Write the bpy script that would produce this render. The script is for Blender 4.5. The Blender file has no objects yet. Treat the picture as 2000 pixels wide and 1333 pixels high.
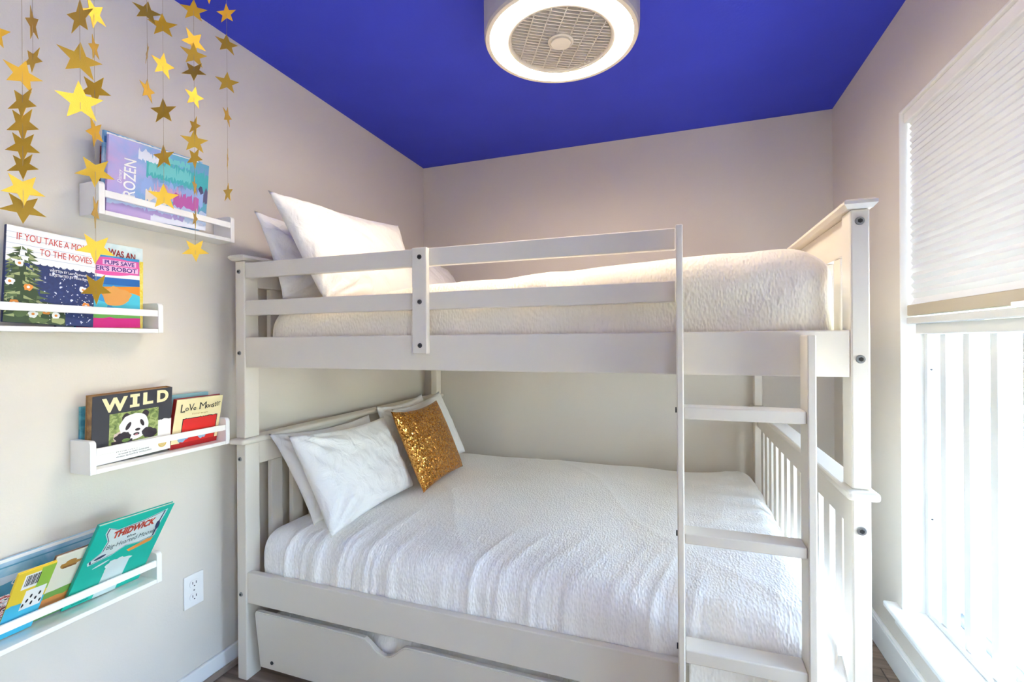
import bpy, bmesh, math, random
from mathutils import Vector, Matrix, noise
random.seed(7)
PI = math.pi
scn = bpy.context.scene
COL = scn.collection

# ------------------------------------------------------------------ camera
F_PX, YAW, ROLL = 915.7, math.radians(19.358), math.radians(0.3917)
cam_d = bpy.data.cameras.new('camera')
cam_d.sensor_fit = 'HORIZONTAL'; cam_d.sensor_width = 36.0
cam_d.lens = 36.0 * F_PX / 2000.0
cam_d.clip_start = 0.02; cam_d.clip_end = 200
cam = bpy.data.objects.new('camera', cam_d); COL.objects.link(cam)
fw = Vector((-math.sin(YAW), math.cos(YAW), -0.0005)).normalized()
rt = Vector((math.cos(YAW), math.sin(YAW), 0)); dn = fw.cross(rt)
r2 = math.cos(ROLL) * rt + math.sin(ROLL) * dn
d2 = -math.sin(ROLL) * rt + math.cos(ROLL) * dn
mm = Matrix((r2, -d2, -fw)).transposed().to_4x4()
mm.translation = Vector((1.647, -2.863, 1.242))
cam.matrix_world = mm
scn.camera = cam

# ------------------------------------------------------------------ light, exposure
scn.view_settings.view_transform = 'Standard'
scn.view_settings.look = 'None'
scn.view_settings.gamma = 1.0
scn.view_settings.use_curve_mapping = False
scn.view_settings.exposure = 2.24

SKY_STRENGTH = 1.75
SUN_STRENGTH = 3.6
FAN_STRENGTH = 20.0
scn.cycles.max_bounces = 20; scn.cycles.diffuse_bounces = 14
w = bpy.data.worlds.new('world'); scn.world = w; w.use_nodes = True
nt = w.node_tree; nt.nodes.clear()
wo = nt.nodes.new('ShaderNodeOutputWorld'); bg = nt.nodes.new('ShaderNodeBackground')
sky = nt.nodes.new('ShaderNodeTexSky')
sky.sky_type = 'NISHITA'; sky.sun_disc = False
sky.sun_elevation = math.radians(52); sky.sun_rotation = math.radians(250)
sky.air_density = 1.0; sky.dust_density = 2.5; sky.ozone_density = 1.0
bg.inputs['Strength'].default_value = SKY_STRENGTH
nt.links.new(sky.outputs[0], bg.inputs[0]); nt.links.new(bg.outputs[0], wo.inputs[0])

sd = bpy.data.lights.new('sun', 'SUN'); sd.energy = SUN_STRENGTH; sd.angle = 0.01; sd.color = (1.0, .97, .93)
so = bpy.data.objects.new('sun', sd); COL.objects.link(so)
so.location = (-4, -2, 8)
so.rotation_euler = Vector((0.62, 0.12, -1.0)).to_track_quat('-Z', 'Y').to_euler()

pd = bpy.data.lights.new('window_portal', 'AREA'); pd.shape = 'RECTANGLE'; pd.size = 1.3; pd.size_y = 1.9
pd.cycles.is_portal = True
po = bpy.data.objects.new('window_portal', pd); COL.objects.link(po)
po.location = (2.66, -1.43, 1.15)
po.rotation_euler = Vector((-1, 0, 0)).to_track_quat('-Z', 'Y').to_euler()

# ------------------------------------------------------------------ material helpers
def lin(c):
    return tuple((v / 12.92 if v <= .04045 else ((v + .055) / 1.055) ** 2.4) for v in c)
def rgb(r, g, b):
    return lin((r / 255, g / 255, b / 255)) + (1,)
MATS = {}
def mat(name, col, rough=.6, metal=0.0, bump=0, bscale=200, spec=.4, stretch=None, var=0, vscale=5, bdist=.002):
    if name in MATS: return MATS[name]
    m = bpy.data.materials.new(name); m.use_nodes = True
    n = m.node_tree.nodes; l = m.node_tree.links
    p = n['Principled BSDF']
    p.inputs['Base Color'].default_value = col
    p.inputs['Roughness'].default_value = rough
    p.inputs['Metallic'].default_value = metal
    p.inputs['Specular IOR Level'].default_value = spec
    if bump or var:
        tc = n.new('ShaderNodeTexCoord')
    if bump:
        mp = n.new('ShaderNodeMapping'); l.new(tc.outputs['Object'], mp.inputs[0])
        if stretch: mp.inputs['Scale'].default_value = stretch
        t = n.new('ShaderNodeTexNoise'); t.inputs['Scale'].default_value = bscale; t.inputs['Detail'].default_value = 3
        l.new(mp.outputs[0], t.inputs['Vector'])
        b = n.new('ShaderNodeBump'); b.inputs['Strength'].default_value = bump; b.inputs['Distance'].default_value = bdist
        l.new(t.outputs['Fac'], b.inputs['Height']); l.new(b.outputs[0], p.inputs['Normal'])
    if var:
        t2 = n.new('ShaderNodeTexNoise'); t2.inputs['Scale'].default_value = vscale; t2.inputs['Detail'].default_value = 4
        l.new(tc.outputs['Object'], t2.inputs['Vector'])
        mx = n.new('ShaderNodeMix'); mx.data_type = 'RGBA'; mx.blend_type = 'MIX'
        mx.inputs[6].default_value = tuple(c * (1 - var) for c in col[:3]) + (1,)
        mx.inputs[7].default_value = tuple(min(1, c * (1 + var)) for c in col[:3]) + (1,)
        l.new(t2.outputs['Fac'], mx.inputs[0]); l.new(mx.outputs[2], p.inputs['Base Color'])
    MATS[name] = m
    return m

def ramp_mat(name, stops, scale=12, rough=.45, detail=4, distort=.6, grad=None):
    """printed colours: noise (plus an optional gradient) through a colour ramp"""
    if name in MATS: return MATS[name]
    m = bpy.data.materials.new(name); m.use_nodes = True
    n = m.node_tree.nodes; l = m.node_tree.links; p = n['Principled BSDF']
    p.inputs['Roughness'].default_value = rough
    tc = n.new('ShaderNodeTexCoord')
    t = n.new('ShaderNodeTexNoise'); t.inputs['Scale'].default_value = scale
    t.inputs['Detail'].default_value = detail; t.inputs['Distortion'].default_value = distort
    l.new(tc.outputs['Object'], t.inputs['Vector'])
    src = t.outputs['Fac']
    if grad:
        sx = n.new('ShaderNodeSeparateXYZ'); l.new(tc.outputs['Object'], sx.inputs[0])
        ma = n.new('ShaderNodeMath'); ma.operation = 'MULTIPLY_ADD'
        l.new(sx.outputs[grad[0]], ma.inputs[0]); ma.inputs[1].default_value = grad[1]; ma.inputs[2].default_value = grad[2]
        mb = n.new('ShaderNodeMath'); mb.operation = 'MULTIPLY_ADD'
        l.new(t.outputs['Fac'], mb.inputs[0]); mb.inputs[1].default_value = grad[3]; l.new(ma.outputs[0], mb.inputs[2])
        src = mb.outputs[0]
    r = n.new('ShaderNodeValToRGB'); l.new(src, r.inputs[0])
    el = r.color_ramp.elements
    el[0].position, el[0].color = stops[0]; el[1].position, el[1].color = stops[-1]
    for pos, c in stops[1:-1]:
        e = el.new(pos); e.color = c
    l.new(r.outputs[0], p.inputs['Base Color'])
    MATS[name] = m
    return m

M_WALL = mat('wall_paint', rgb(219, 211, 200), .75, bump=.35, bscale=150, spec=.25, bdist=.001)
M_CEIL = mat('ceiling_paint', rgb(60, 72, 204), .7, bump=.4, bscale=90, spec=.25, bdist=.0012, var=.10, vscale=3.5)
M_TRIM = mat('trim_paint', rgb(238, 237, 234), .4)
M_BED = mat('bed_paint', rgb(224, 216, 203), .38, bump=.05, bscale=40)
M_SHELF = mat('shelf_paint', rgb(243, 241, 237), .4)
M_FANW = mat('fan_plastic', rgb(200, 192, 182), .45)
M_BOLT = mat('bolt_steel', rgb(150, 150, 150), .35, .9)
M_DARK = mat('dark_socket', rgb(38, 38, 40), .5)
M_PAGES = mat('paper_pages', rgb(226, 217, 196), .8, bump=.4, bscale=60, stretch=(60, 1, 1))
M_BARS = mat('guard_paint', rgb(206, 204, 200), .45)
M_ALU = mat('window_aluminium', rgb(160, 165, 170), .4, .6)

def emis(name, col, s):
    m = bpy.data.materials.new(name); m.use_nodes = True
    p = m.node_tree.nodes['Principled BSDF']
    p.inputs['Base Color'].default_value = (.9, .9, .9, 1)
    p.inputs['Emission Color'].default_value = col
    p.inputs['Emission Strength'].default_value = s
    return m
M_RING = emis('light_diffuser', (1.0, .865, .65, 1), FAN_STRENGTH)

def cloth(name, col, kind='plain', rough=.85):
    m = bpy.data.materials.new(name); m.use_nodes = True
    n = m.node_tree.nodes; l = m.node_tree.links; p = n['Principled BSDF']
    p.inputs['Base Color'].default_value = col; p.inputs['Roughness'].default_value = rough
    p.inputs['Specular IOR Level'].default_value = .15
    p.inputs['Sheen Weight'].default_value = .15
    tc = n.new('ShaderNodeTexCoord')
    b = n.new('ShaderNodeBump')
    if kind == 'seersucker':
        mp = n.new('ShaderNodeMapping'); mp.inputs['Scale'].default_value = (165, 75, 75)
        l.new(tc.outputs['Object'], mp.inputs[0])
        t = n.new('ShaderNodeTexVoronoi'); t.feature = 'SMOOTH_F1'; t.inputs['Scale'].default_value = 1.0
        t.inputs['Smoothness'].default_value = .6
        l.new(mp.outputs[0], t.inputs['Vector'])
        t2 = n.new('ShaderNodeTexNoise'); t2.inputs['Scale'].default_value = 14; t2.inputs['Detail'].default_value = 3
        l.new(tc.outputs['Object'], t2.inputs['Vector'])
        mu = n.new('ShaderNodeMath'); mu.operation = 'MULTIPLY_ADD'; mu.inputs[1].default_value = .5
        l.new(t2.outputs['Fac'], mu.inputs[0]); l.new(t.outputs['Distance'], mu.inputs[2])
        l.new(mu.outputs[0], b.inputs['Height'])
        b.inputs['Strength'].default_value = .42; b.inputs['Distance'].default_value = .006
    else:
        t = n.new('ShaderNodeTexNoise'); t.inputs['Scale'].default_value = 11; t.inputs['Detail'].default_value = 5
        t.inputs['Distortion'].default_value = .8
        l.new(tc.outputs['Object'], t.inputs['Vector'])
        l.new(t.outputs['Fac'], b.inputs['Height'])
        b.inputs['Strength'].default_value = .8; b.inputs['Distance'].default_value = .02
    l.new(b.outputs[0], p.inputs['Normal'])
    return m
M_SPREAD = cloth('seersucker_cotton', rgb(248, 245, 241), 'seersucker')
M_SPREAD_DIM = cloth('seersucker_cream_dimmed', rgb(230, 221, 206), 'seersucker')  # cream copy of the seersucker, darkened to offset overexposure near the fan
M_PILLOW = cloth('pillowcase_cotton', rgb(236, 233, 229))

def sequin_mat():
    m = bpy.data.materials.new('gold_sequins'); m.use_nodes = True
    n = m.node_tree.nodes; l = m.node_tree.links; p = n['Principled BSDF']
    p.inputs['Metallic'].default_value = 1; p.inputs['Roughness'].default_value = .24
    tc = n.new('ShaderNodeTexCoord')
    v = n.new('ShaderNodeTexVoronoi'); v.inputs['Scale'].default_value = 190
    l.new(tc.outputs['Object'], v.inputs['Vector'])
    r = n.new('ShaderNodeValToRGB'); sp = n.new('ShaderNodeSeparateColor')
    l.new(v.outputs['Color'], sp.inputs[0]); l.new(sp.outputs[0], r.inputs[0])
    r.color_ramp.elements[0].color = rgb(190, 108, 28); r.color_ramp.elements[1].color = rgb(255, 200, 112)
    l.new(r.outputs[0], p.inputs['Base Color'])
    g = n.new('ShaderNodeNewGeometry')
    s1 = n.new('ShaderNodeVectorMath'); s1.operation = 'SUBTRACT'; s1.inputs[1].default_value = (.5, .5, .5)
    l.new(v.outputs['Color'], s1.inputs[0])
    s2 = n.new('ShaderNodeVectorMath'); s2.operation = 'SCALE'; s2.inputs['Scale'].default_value = .95
    l.new(s1.outputs[0], s2.inputs[0])
    s3 = n.new('ShaderNodeVectorMath'); s3.operation = 'ADD'
    l.new(g.outputs['Normal'], s3.inputs[0]); l.new(s2.outputs[0], s3.inputs[1])
    s4 = n.new('ShaderNodeVectorMath'); s4.operation = 'NORMALIZE'; l.new(s3.outputs[0], s4.inputs[0])
    l.new(s4.outputs[0], p.inputs['Normal'])
    return m
M_SEQ = sequin_mat()

def glitter_mat():
    m = bpy.data.materials.new('gold_glitter_card'); m.use_nodes = True
    n = m.node_tree.nodes; l = m.node_tree.links; p = n['Principled BSDF']
    p.inputs['Base Color'].default_value = rgb(222, 178, 66)
    p.inputs['Metallic'].default_value = .85; p.inputs['Roughness'].default_value = .45
    tc = n.new('ShaderNodeTexCoord'); t = n.new('ShaderNodeTexNoise'); t.inputs['Scale'].default_value = 900
    l.new(tc.outputs['Object'], t.inputs['Vector'])
    b = n.new('ShaderNodeBump'); b.inputs['Strength'].default_value = .5; b.inputs['Distance'].default_value = .0008
    l.new(t.outputs['Fac'], b.inputs['Height']); l.new(b.outputs[0], p.inputs['Normal'])
    return m
M_STAR = glitter_mat()
M_THREAD = mat('thread', rgb(170, 150, 120), .8)

# ------------------------------------------------------------------ object helpers
def link(o, parent=None):
    COL.objects.link(o)
    if parent: o.parent = parent
    return o
def thing(name, label, cat, loc=(0, 0, 0), group=None):
    o = bpy.data.objects.new(name, None); o.empty_display_size = .05
    o.location = loc; COL.objects.link(o)
    o['label'] = label; o['category'] = cat
    if group: o['group'] = group
    return o
def tag(o, label, cat, group=None):
    o['label'] = label; o['category'] = cat
    if group: o['group'] = group
    return o
def obj(name, bm, mats, parent=None, smooth=False, off=None):
    """one mesh object; bm is in world space when off is the parent's location"""
    if off: bmesh.ops.translate(bm, verts=bm.verts, vec=-Vector(off))
    bmesh.ops.recalc_face_normals(bm, faces=bm.faces)
    me = bpy.data.meshes.new(name); bm.to_mesh(me); bm.free()
    for m in (mats if isinstance(mats, (list, tuple)) else [mats]): me.materials.append(m)
    if smooth:
        for p in me.polygons: p.use_smooth = True
    return link(bpy.data.objects.new(name, me), parent)
def struct(name, bm, m, parent=None, **k):
    o = obj(name, bm, m, parent, **k)
    if not parent: o['kind'] = 'structure'
    return o
def add_box(bm, x0, x1, y0, y1, z0, z1, bev=0, seg=2):
    r = bmesh.ops.create_cube(bm, size=1)
    for v in r['verts']:
        v.co = Vector((x0 + (v.co.x + .5) * (x1 - x0), y0 + (v.co.y + .5) * (y1 - y0), z0 + (v.co.z + .5) * (z1 - z0)))
    if bev:
        es = list({e for v in r['verts'] for e in v.link_edges})
        bmesh.ops.bevel(bm, geom=es, offset=bev, segments=seg, profile=.5, affect='EDGES')
def bx(x0, x1, y0, y1, z0, z1, bev=0, seg=2):
    bm = bmesh.new(); add_box(bm, x0, x1, y0, y1, z0, z1, bev, seg); return bm
def add_cyl(bm, c, axis, r, d, n=20, r2=None):
    q = Vector(axis).to_track_quat('Z', 'Y').to_matrix().to_4x4(); q.translation = Vector(c)
    bmesh.ops.create_cone(bm, cap_ends=True, segments=n, radius1=r, radius2=r if r2 is None else r2, depth=d, matrix=q)
def add_prism(bm, pts, ex):
    """pts: 3-D loop, extruded by vector ex"""
    vs = [bm.verts.new(p) for p in pts]; f = bm.faces.new(vs)
    r = bmesh.ops.extrude_face_region(bm, geom=[f])
    bmesh.ops.translate(bm, verts=[v for v in r['geom'] if isinstance(v, bmesh.types.BMVert)], vec=Vector(ex))
def add_lathe(bm, prof, c, n=64):
    rings = []
    for r, z in prof:
        if r < 1e-6: rings.append([bm.verts.new((c[0], c[1], z))])
        else: rings.append([bm.verts.new((c[0] + r * math.cos(2 * PI * i / n), c[1] + r * math.sin(2 * PI * i / n), z)) for i in range(n)])
    for a, b in zip(rings, rings[1:]):
        for i in range(n):
            j = (i + 1) % n
            if len(a) == 1 and len(b) == 1: continue
            if len(a) == 1: bm.faces.new((a[0], b[i], b[j]))
            elif len(b) == 1: bm.faces.new((a[i], a[j], b[0]))
            else: bm.faces.new((a[i], a[j], b[j], b[i]))

# ------------------------------------------------------------------ room shell
W, H, ZF, YB = 2.42, 2.44, -.012, -3.6
struct('wall_left', bx(-.15, 0, YB, .15, ZF - .1, H + .1), M_WALL)
struct('wall_back', bx(0, W, 0, .15, ZF - .1, H + .1), M_WALL)
struct('wall_front', bx(-.15, W + .2, YB - .15, YB, ZF - .1, H + .1), M_WALL)
WY0, WY1, WZ0, WZ1 = -2.10, -.775, .25, 2.065     # window opening
bm = bmesh.new()
WT = .24
add_box(bm, W, W + WT, WY1, .15, ZF - .1, H + .1)
VY0, VY1 = -3.50, -3.08                          # made-up window out of view, added for fill daylight
add_box(bm, W, W + WT, VY1, WY0, ZF - .1, H + .1)
add_box(bm, W, W + WT, YB, VY0, ZF - .1, H + .1)
add_box(bm, W, W + WT, VY0, VY1, ZF - .1, WZ0 - .022)
add_box(bm, W, W + WT, VY0, VY1, WZ1, H + .1)
add_box(bm, W, W + WT, WY0, WY1, ZF - .1, WZ0 - .022)
add_box(bm, W, W + WT, WY0, WY1, WZ1, H + .1)
struct('wall_right', bm, M_WALL)
struct('ceiling', bx(-.15, W + WT, YB - .15, .15, H, H + .12), M_CEIL)

def wood_floor():
    m = bpy.data.materials.new('floor_wood'); m.use_nodes = True
    n = m.node_tree.nodes; l = m.node_tree.links; p = n['Principled BSDF']; p.inputs['Roughness'].default_value = .45
    tc = n.new('ShaderNodeTexCoord'); oi = n.new('ShaderNodeObjectInfo')
    mp = n.new('ShaderNodeMapping'); mp.inputs['Scale'].default_value = (3, 40, 40); l.new(tc.outputs['Object'], mp.inputs[0])
    ad = n.new('ShaderNodeVectorMath'); ad.operation = 'ADD'; l.new(mp.outputs[0], ad.inputs[0])
    ml = n.new('ShaderNodeMath'); ml.operation = 'MULTIPLY'; ml.inputs[1].default_value = 60; l.new(oi.outputs['Random'], ml.inputs[0])
    l.new(ml.outputs[0], ad.inputs[1])
    t = n.new('ShaderNodeTexNoise'); t.inputs['Scale'].default_value = 1; t.inputs['Detail'].default_value = 6; t.inputs['Distortion'].default_value = .5
    l.new(ad.outputs[0], t.inputs['Vector'])
    r = n.new('ShaderNodeValToRGB'); l.new(t.outputs['Fac'], r.inputs[0])
    r.color_ramp.elements[0].position = .3; r.color_ramp.elements[0].color = rgb(98, 80, 68)
    r.color_ramp.elements[1].position = .7; r.color_ramp.elements[1].color = rgb(160, 138, 120)
    l.new(r.outputs[0], p.inputs['Base Color'])
    return m
M_FLOOR = wood_floor()
fl = struct('floor', bx(-.15, W + WT, YB - .15, .15, ZF - .1, ZF - .008), M_FLOOR)
pl_me = None
rows = int(3.6 / .18)
for j in range(rows):
    xs = -.55 + (j * .43) % 1.2 - 1.2
    while xs < W:
        a, b = max(xs, 0.0), min(xs + 1.2, W)
        if b - a > .03:
            o = obj('plank', bx(a + .0012, b - .0012, -.18 * (j + 1) + .0012, -.18 * j - .0012, ZF - .009, ZF, .0012, 1), M_FLOOR, fl)
        xs += 1.2

def baseboard(name, x0, x1, y0, y1, axis, h):
    o = struct(name, bx(x0, x1, y0, y1, ZF, h, .004), M_TRIM)
    return o
bl = baseboard('baseboard_left', 0, .014, YB, 0, 'y', .066)
obj('shoe_moulding', bx(.014, .026, YB, -.002, ZF, .012, .005), mat('shoe_wood', rgb(150, 132, 120), .5), bl)
baseboard('baseboard_back', .026, W - .014, -.014, 0, 'x', .10)
br = baseboard('baseboard_right', W - .014, W, YB, -.014, 'y', .106)
obj('bead', bx(W - .018, W - .013, YB, -.014, .088, .097, .002), M_TRIM, br)

# ------------------------------------------------------------------ window
wi = struct('window_1', bx(W + .17, W + .21, WY1 - .045, WY1, WZ0, WZ1, .003), M_TRIM)
obj('window_frame', bx(W + .17, W + .21, WY0, WY0 + .045, WZ0, WZ1, .003), M_TRIM, wi)
obj('window_frame', bx(W + .17, W + .21, WY0 + .045, WY1 - .045, WZ0, WZ0 + .05, .003), M_TRIM, wi)
obj('window_frame', bx(W + .17, W + .21, WY0 + .045, WY1 - .045, WZ1 - .045, WZ1, .003), M_TRIM, wi)
obj('meeting_rail', bx(W + .165, W + .205, WY0 + .045, WY1 - .045, 1.0, 1.035, .003), M_ALU, wi)
obj('sash_latch', bx(W + .15, W + .168, -1.16, -1.10, 1.036, 1.046, .002), M_ALU, wi)
obj('window_track', bx(W + .14, W + .17, WY0, WY1, WZ0 + .004, WZ0 + .02, .002), M_ALU, wi)
gm = bpy.data.materials.new('window_glass'); gm.use_nodes = True
n = gm.node_tree.nodes; l = gm.node_tree.links; n.clear()
go = n.new('ShaderNodeOutputMaterial'); gx = n.new('ShaderNodeMixShader'); gx.inputs[0].default_value = .07
gt = n.new('ShaderNodeBsdfTransparent'); gt.inputs[0].default_value = (.96, .98, .97, 1); gg = n.new('ShaderNodeBsdfGlossy'); gg.inputs['Roughness'].default_value = .02
l.new(gt.outputs[0], gx.inputs[1]); l.new(gg.outputs[0], gx.inputs[2]); l.new(gx.outputs[0], go.inputs[0])
obj('pane', bx(W + .188, W + .192, WY0 + .045, WY1 - .045, WZ0 + .05, 1.0), gm, wi)
obj('pane', bx(W + .188, W + .192, WY0 + .045, WY1 - .045, 1.035, WZ1 - .045), gm, wi)
# white painted reveal boards
obj('reveal_board', bx(W - .003, W + .17, WY1 - .008, WY1, WZ0, WZ1, .002), M_TRIM, wi)
obj('reveal_board', bx(W - .003, W + .17, WY0, WY0 + .008, WZ0, WZ1, .002), M_TRIM, wi)
obj('reveal_board', bx(W - .003, W + .17, WY0 + .008, WY1 - .008, WZ1 - .008, WZ1, .002), M_TRIM, wi)
si = struct('trim_1', bx(W - .042, W + .17, WY0 - .055, WY1 + .055, WZ0 - .022, WZ0, .006), M_TRIM)
obj('apron', bx(W - .014, W, WY0 - .03, WY1 + .03, WZ0 - .07, WZ0 - .022, .004), M_TRIM, si)

w2 = struct('added_window', bx(W + .17, W + .21, VY1 - .045, VY1, WZ0, WZ1, .003), M_TRIM)  # unseen window, added to bring extra daylight onto the left wall
obj('window_frame', bx(W + .17, W + .21, VY0, VY0 + .045, WZ0, WZ1, .003), M_TRIM, w2)
obj('window_frame', bx(W + .17, W + .21, VY0 + .045, VY1 - .045, WZ0, WZ0 + .05, .003), M_TRIM, w2)
obj('window_frame', bx(W + .17, W + .21, VY0 + .045, VY1 - .045, WZ1 - .045, WZ1, .003), M_TRIM, w2)
obj('pane', bx(W + .188, W + .192, VY0 + .045, VY1 - .045, WZ0 + .05, WZ1 - .045), gm, w2)
struct('added_window_trim', bx(W - .042, W + .17, VY0 - .03, VY1 + .03, WZ0 - .022, WZ0, .006), M_TRIM)  # sill of the added window

# white timber guard of upright bars in the lower half of the window
GX0, GX1 = W + .064, W + .102
gd = thing('window_guard', 'white timber guard of upright bars filling the lower half of the window', 'window guard', (W + .08, -1.43, WZ0))
O = gd.location[:]
obj('frame_stile', bx(GX0, GX1, WY1 - .033, WY1 - .009, WZ0 + .002, 1.312, .002), M_BARS, gd, off=O)
obj('frame_stile', bx(GX0, GX1, WY0 + .009, WY0 + .033, WZ0 + .002, 1.312, .002), M_BARS, gd, off=O)
obj('sill_rail', bx(GX0, GX1, WY0 + .034, WY1 - .034, WZ0 + .002, WZ0 + .022, .002), M_BARS, gd, off=O)
obj('head_rail', bx(W + .03, GX1, WY0 + .034, WY1 - .034, 1.256, 1.292, .003), M_BARS, gd, off=O)
obj('head_board', bx(W + .012, W + .05, WY0 + .012, WY1 - .012, 1.293, 1.316, .003), M_BARS, gd, off=O)
y = -.914
while y > WY0 + .08:
    obj('bar', bx(GX0 + .006, GX1 + .004, y, y + .036, WZ0 + .023, 1.255, .002), M_BARS, gd, off=O)
    y -= .1345
for z in (1.13, .60):
    b_ = bmesh.new(); add_cyl(b_, (GX0 + .012, WY1 - .0335, z), (0, -1, 0), .0035, .002, 10); obj('screw', b_, M_DARK, gd, off=O)

# cellular blind
bt = bpy.data.materials.new('blind_fabric'); bt.use_nodes = True
n = bt.node_tree.nodes; l = bt.node_tree.links; n.clear()
oo = n.new('ShaderNodeOutputMaterial'); mx = n.new('ShaderNodeMixShader'); mx.inputs[0].default_value = .05
di = n.new('ShaderNodeBsdfDiffuse'); di.inputs[0].default_value = rgb(222, 223, 224)
tl = n.new('ShaderNodeBsdfTranslucent'); tl.inputs[0].default_value = rgb(238, 241, 244)
l.new(di.outputs[0], mx.inputs[1]); l.new(tl.outputs[0], mx.inputs[2]); l.new(mx.outputs[0], oo.inputs[0])
bd = thing('window_blind', 'white pleated fabric blind covering the upper half of the window', 'blind', (W + .04, -1.43, 1.32))
O = bd.location[:]
obj('headrail', bx(W + .008, W + .055, WY0 + .015, WY1 - .012, 2.018, 2.055, .003), M_TRIM, bd, off=O)
bm = bmesh.new()
NP, z0, z1 = 27, 1.362, 2.018
def pleat_z(t): return z0 + (z1 - z0) * (t ** .86)
fr, bk = [], []
for i in range(2 * NP + 1):
    z = pleat_z(i / (2 * NP)); k = i % 2
    a = .0075 if i > 6 else .011
    xf = W + .022 + (a if k else 0); xb = W + .05 - (a if k else 0)
    fr.append((bm.verts.new((xf, WY0 + .02, z)), bm.verts.new((xf, WY1 - .017, z))))
    bk.append((bm.verts.new((xb, WY0 + .02, z)), bm.verts.new((xb, WY1 - .017, z))))
for s in (fr, bk):
    for a, b in zip(s, s[1:]): bm.faces.new((a[0], a[1], b[1], b[0]))
obj('pleated_fabric', bm, bt, bd, off=O)
obj('bottom_rail', bx(W + .014, W + .056, WY0 + .018, WY1 - .012, 1.322, 1.361, .003), mat('blind_rail_shaded', rgb(176, 164, 144), .5), bd, off=O)  # beige-grey colour holds the shadow on the rail
obj('pull_tab', bx(W + .006, W + .016, -1.45, -1.36, 1.317, 1.330, .002), M_TRIM, bd, off=O)

# outside: pale paved ground, grass strip and a boundary wall
struct('ground_outside', bx(W + WT, 40, -30, 40, -.35, -.2), mat('paving', rgb(228, 222, 213), .9, var=.08, vscale=2))
tag(obj('lawn', bx(7, 16, -12, 30, -.2, -.17), mat('grass', rgb(150, 160, 100), .95, var=.2, vscale=9)), 'strip of pale green lawn outside the window', 'lawn')
tag(obj('boundary_wall', bx(18, 18.2, -14, 40, -.2, 1.2), mat('boundary_stone', rgb(200, 196, 188), .9, var=.1)), 'low pale boundary wall far outside the window', 'wall')

# ------------------------------------------------------------------ bunk bed
bed = thing('bunk_bed', 'white painted wooden bunk bed with ladder, guard rails and slatted ends', 'bunk bed', (1.08, -.79, ZF))
O = bed.location[:]
def bp(name, x0, x1, y0, y1, z0, z1, bev=.003, parent=None, m=None):
    p = parent or bed
    return obj(name, bx(x0, x1, y0, y1, z0, z1, bev), m or M_BED, p, off=O)
YF, YR = -1.554, -.025
XL0, XL1, XR0, XR1 = .093, .138, 2.035, 2.074
ends = []
for s, (xa, xb) in enumerate(((XL0, XL1), (XR0, XR1))):
    for (ya, yb) in ((YF, YF + .064), (YR - .06, YR)):
        bp('lower_post', xa, xb, ya, yb, ZF, .863, .004)
        bp('upper_post', xa, xb, ya, yb, .886, 1.546, .004)
    # rounded capping boards on the end frames
    bm = bmesh.new(); add_box(bm, xa - .015, xb + .013, YF - .022, YR + .02, .8635, .8855, .009, 3)
    obj('lower_cap', bm, M_BED, bed, off=O)
    bm = bmesh.new()
    ca, cb = xa - .016, xb + .012
    v = [bm.verts.new(p) for p in ((ca + .008, YF - .008, 1.5465), (cb - .008, YF - .008, 1.5465), (cb - .008, YR + .008, 1.5465), (ca + .008, YR + .008, 1.5465),
         (ca, YF - .016, 1.556), (cb, YF - .016, 1.556), (cb, YR + .016, 1.556), (ca, YR + .016, 1.556),
         (ca, YF - .016, 1.563), (cb, YF - .016, 1.563), (cb, YR + .016, 1.563), (ca, YR + .016, 1.563),
         (ca + .006, YF - .01, 1.568), (cb - .006, YF - .01, 1.568), (cb - .006, YR + .01, 1.568), (ca + .006, YR + .01, 1.568))]
    bm.faces.new(v[3::-1]); bm.faces.new(v[12:16])
    for k in (0, 4, 8):
        for i in range(4):
            j = (i + 1) % 4; bm.faces.new((v[k + i], v[k + j], v[k + 4 + j], v[k + 4 + i]))
    obj('upper_cap', bm, M_BED, bed, off=O)
    xm0, xm1 = xa + .012, xb - .006
    y0, y1 = YF + .0645, YR - .0605
    for nm, zt, ztop, zb0, zb1 in (('upper_end_rail', 1.452, 1.546, 1.16, 1.25), ('lower_end_rail', .778, .863, .20, .33)):
        er = bp(nm, xm0, xm1, y0, y1, zt, ztop)
        bp('end_rail_low', xm0, xm1, y0, y1, zb0, zb1, .003, er)
        yy = -1.426
        while yy < y1 - .05:
            bp('slat', xm0 + .003, xm1 - .003, yy, yy + .054, zb1 + .0005, zt - .0005, .002, er)
            yy += .108
# long rails
bp('side_rail', XL1 + .0005, XR0 - .0005, -1.551, -1.528, 1.150, 1.262)
bp('side_rail', XL1 + .0005, XR0 - .0005, -.075, -.052, 1.150, 1.262)
bp('side_rail', XL1 + .0005, XR0 - .0005, -1.551, -1.526, .275, .388)
bp('side_rail', XL1 + .0005, XR0 - .0005, -.075, -.052, .275, .388)
bp('bed_base', XL1 + .002, XR0 - .002, -1.5255, -.0755, 1.175, 1.195)
bp('bed_base', XL1 + .002, XR0 - .002, -1.5255, -.0755, .285, .305)
bp('guard_rail', XL1 + .0005, 1.6455, -1.551, -1.530, 1.481, 1.538)
bp('guard_rail', XL1 + .0005, 1.6455, -1.551, -1.530, 1.342, 1.398)
bp('guard_upright', .860, .912, -1.573, -1.5515, 1.203, 1.537)
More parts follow.
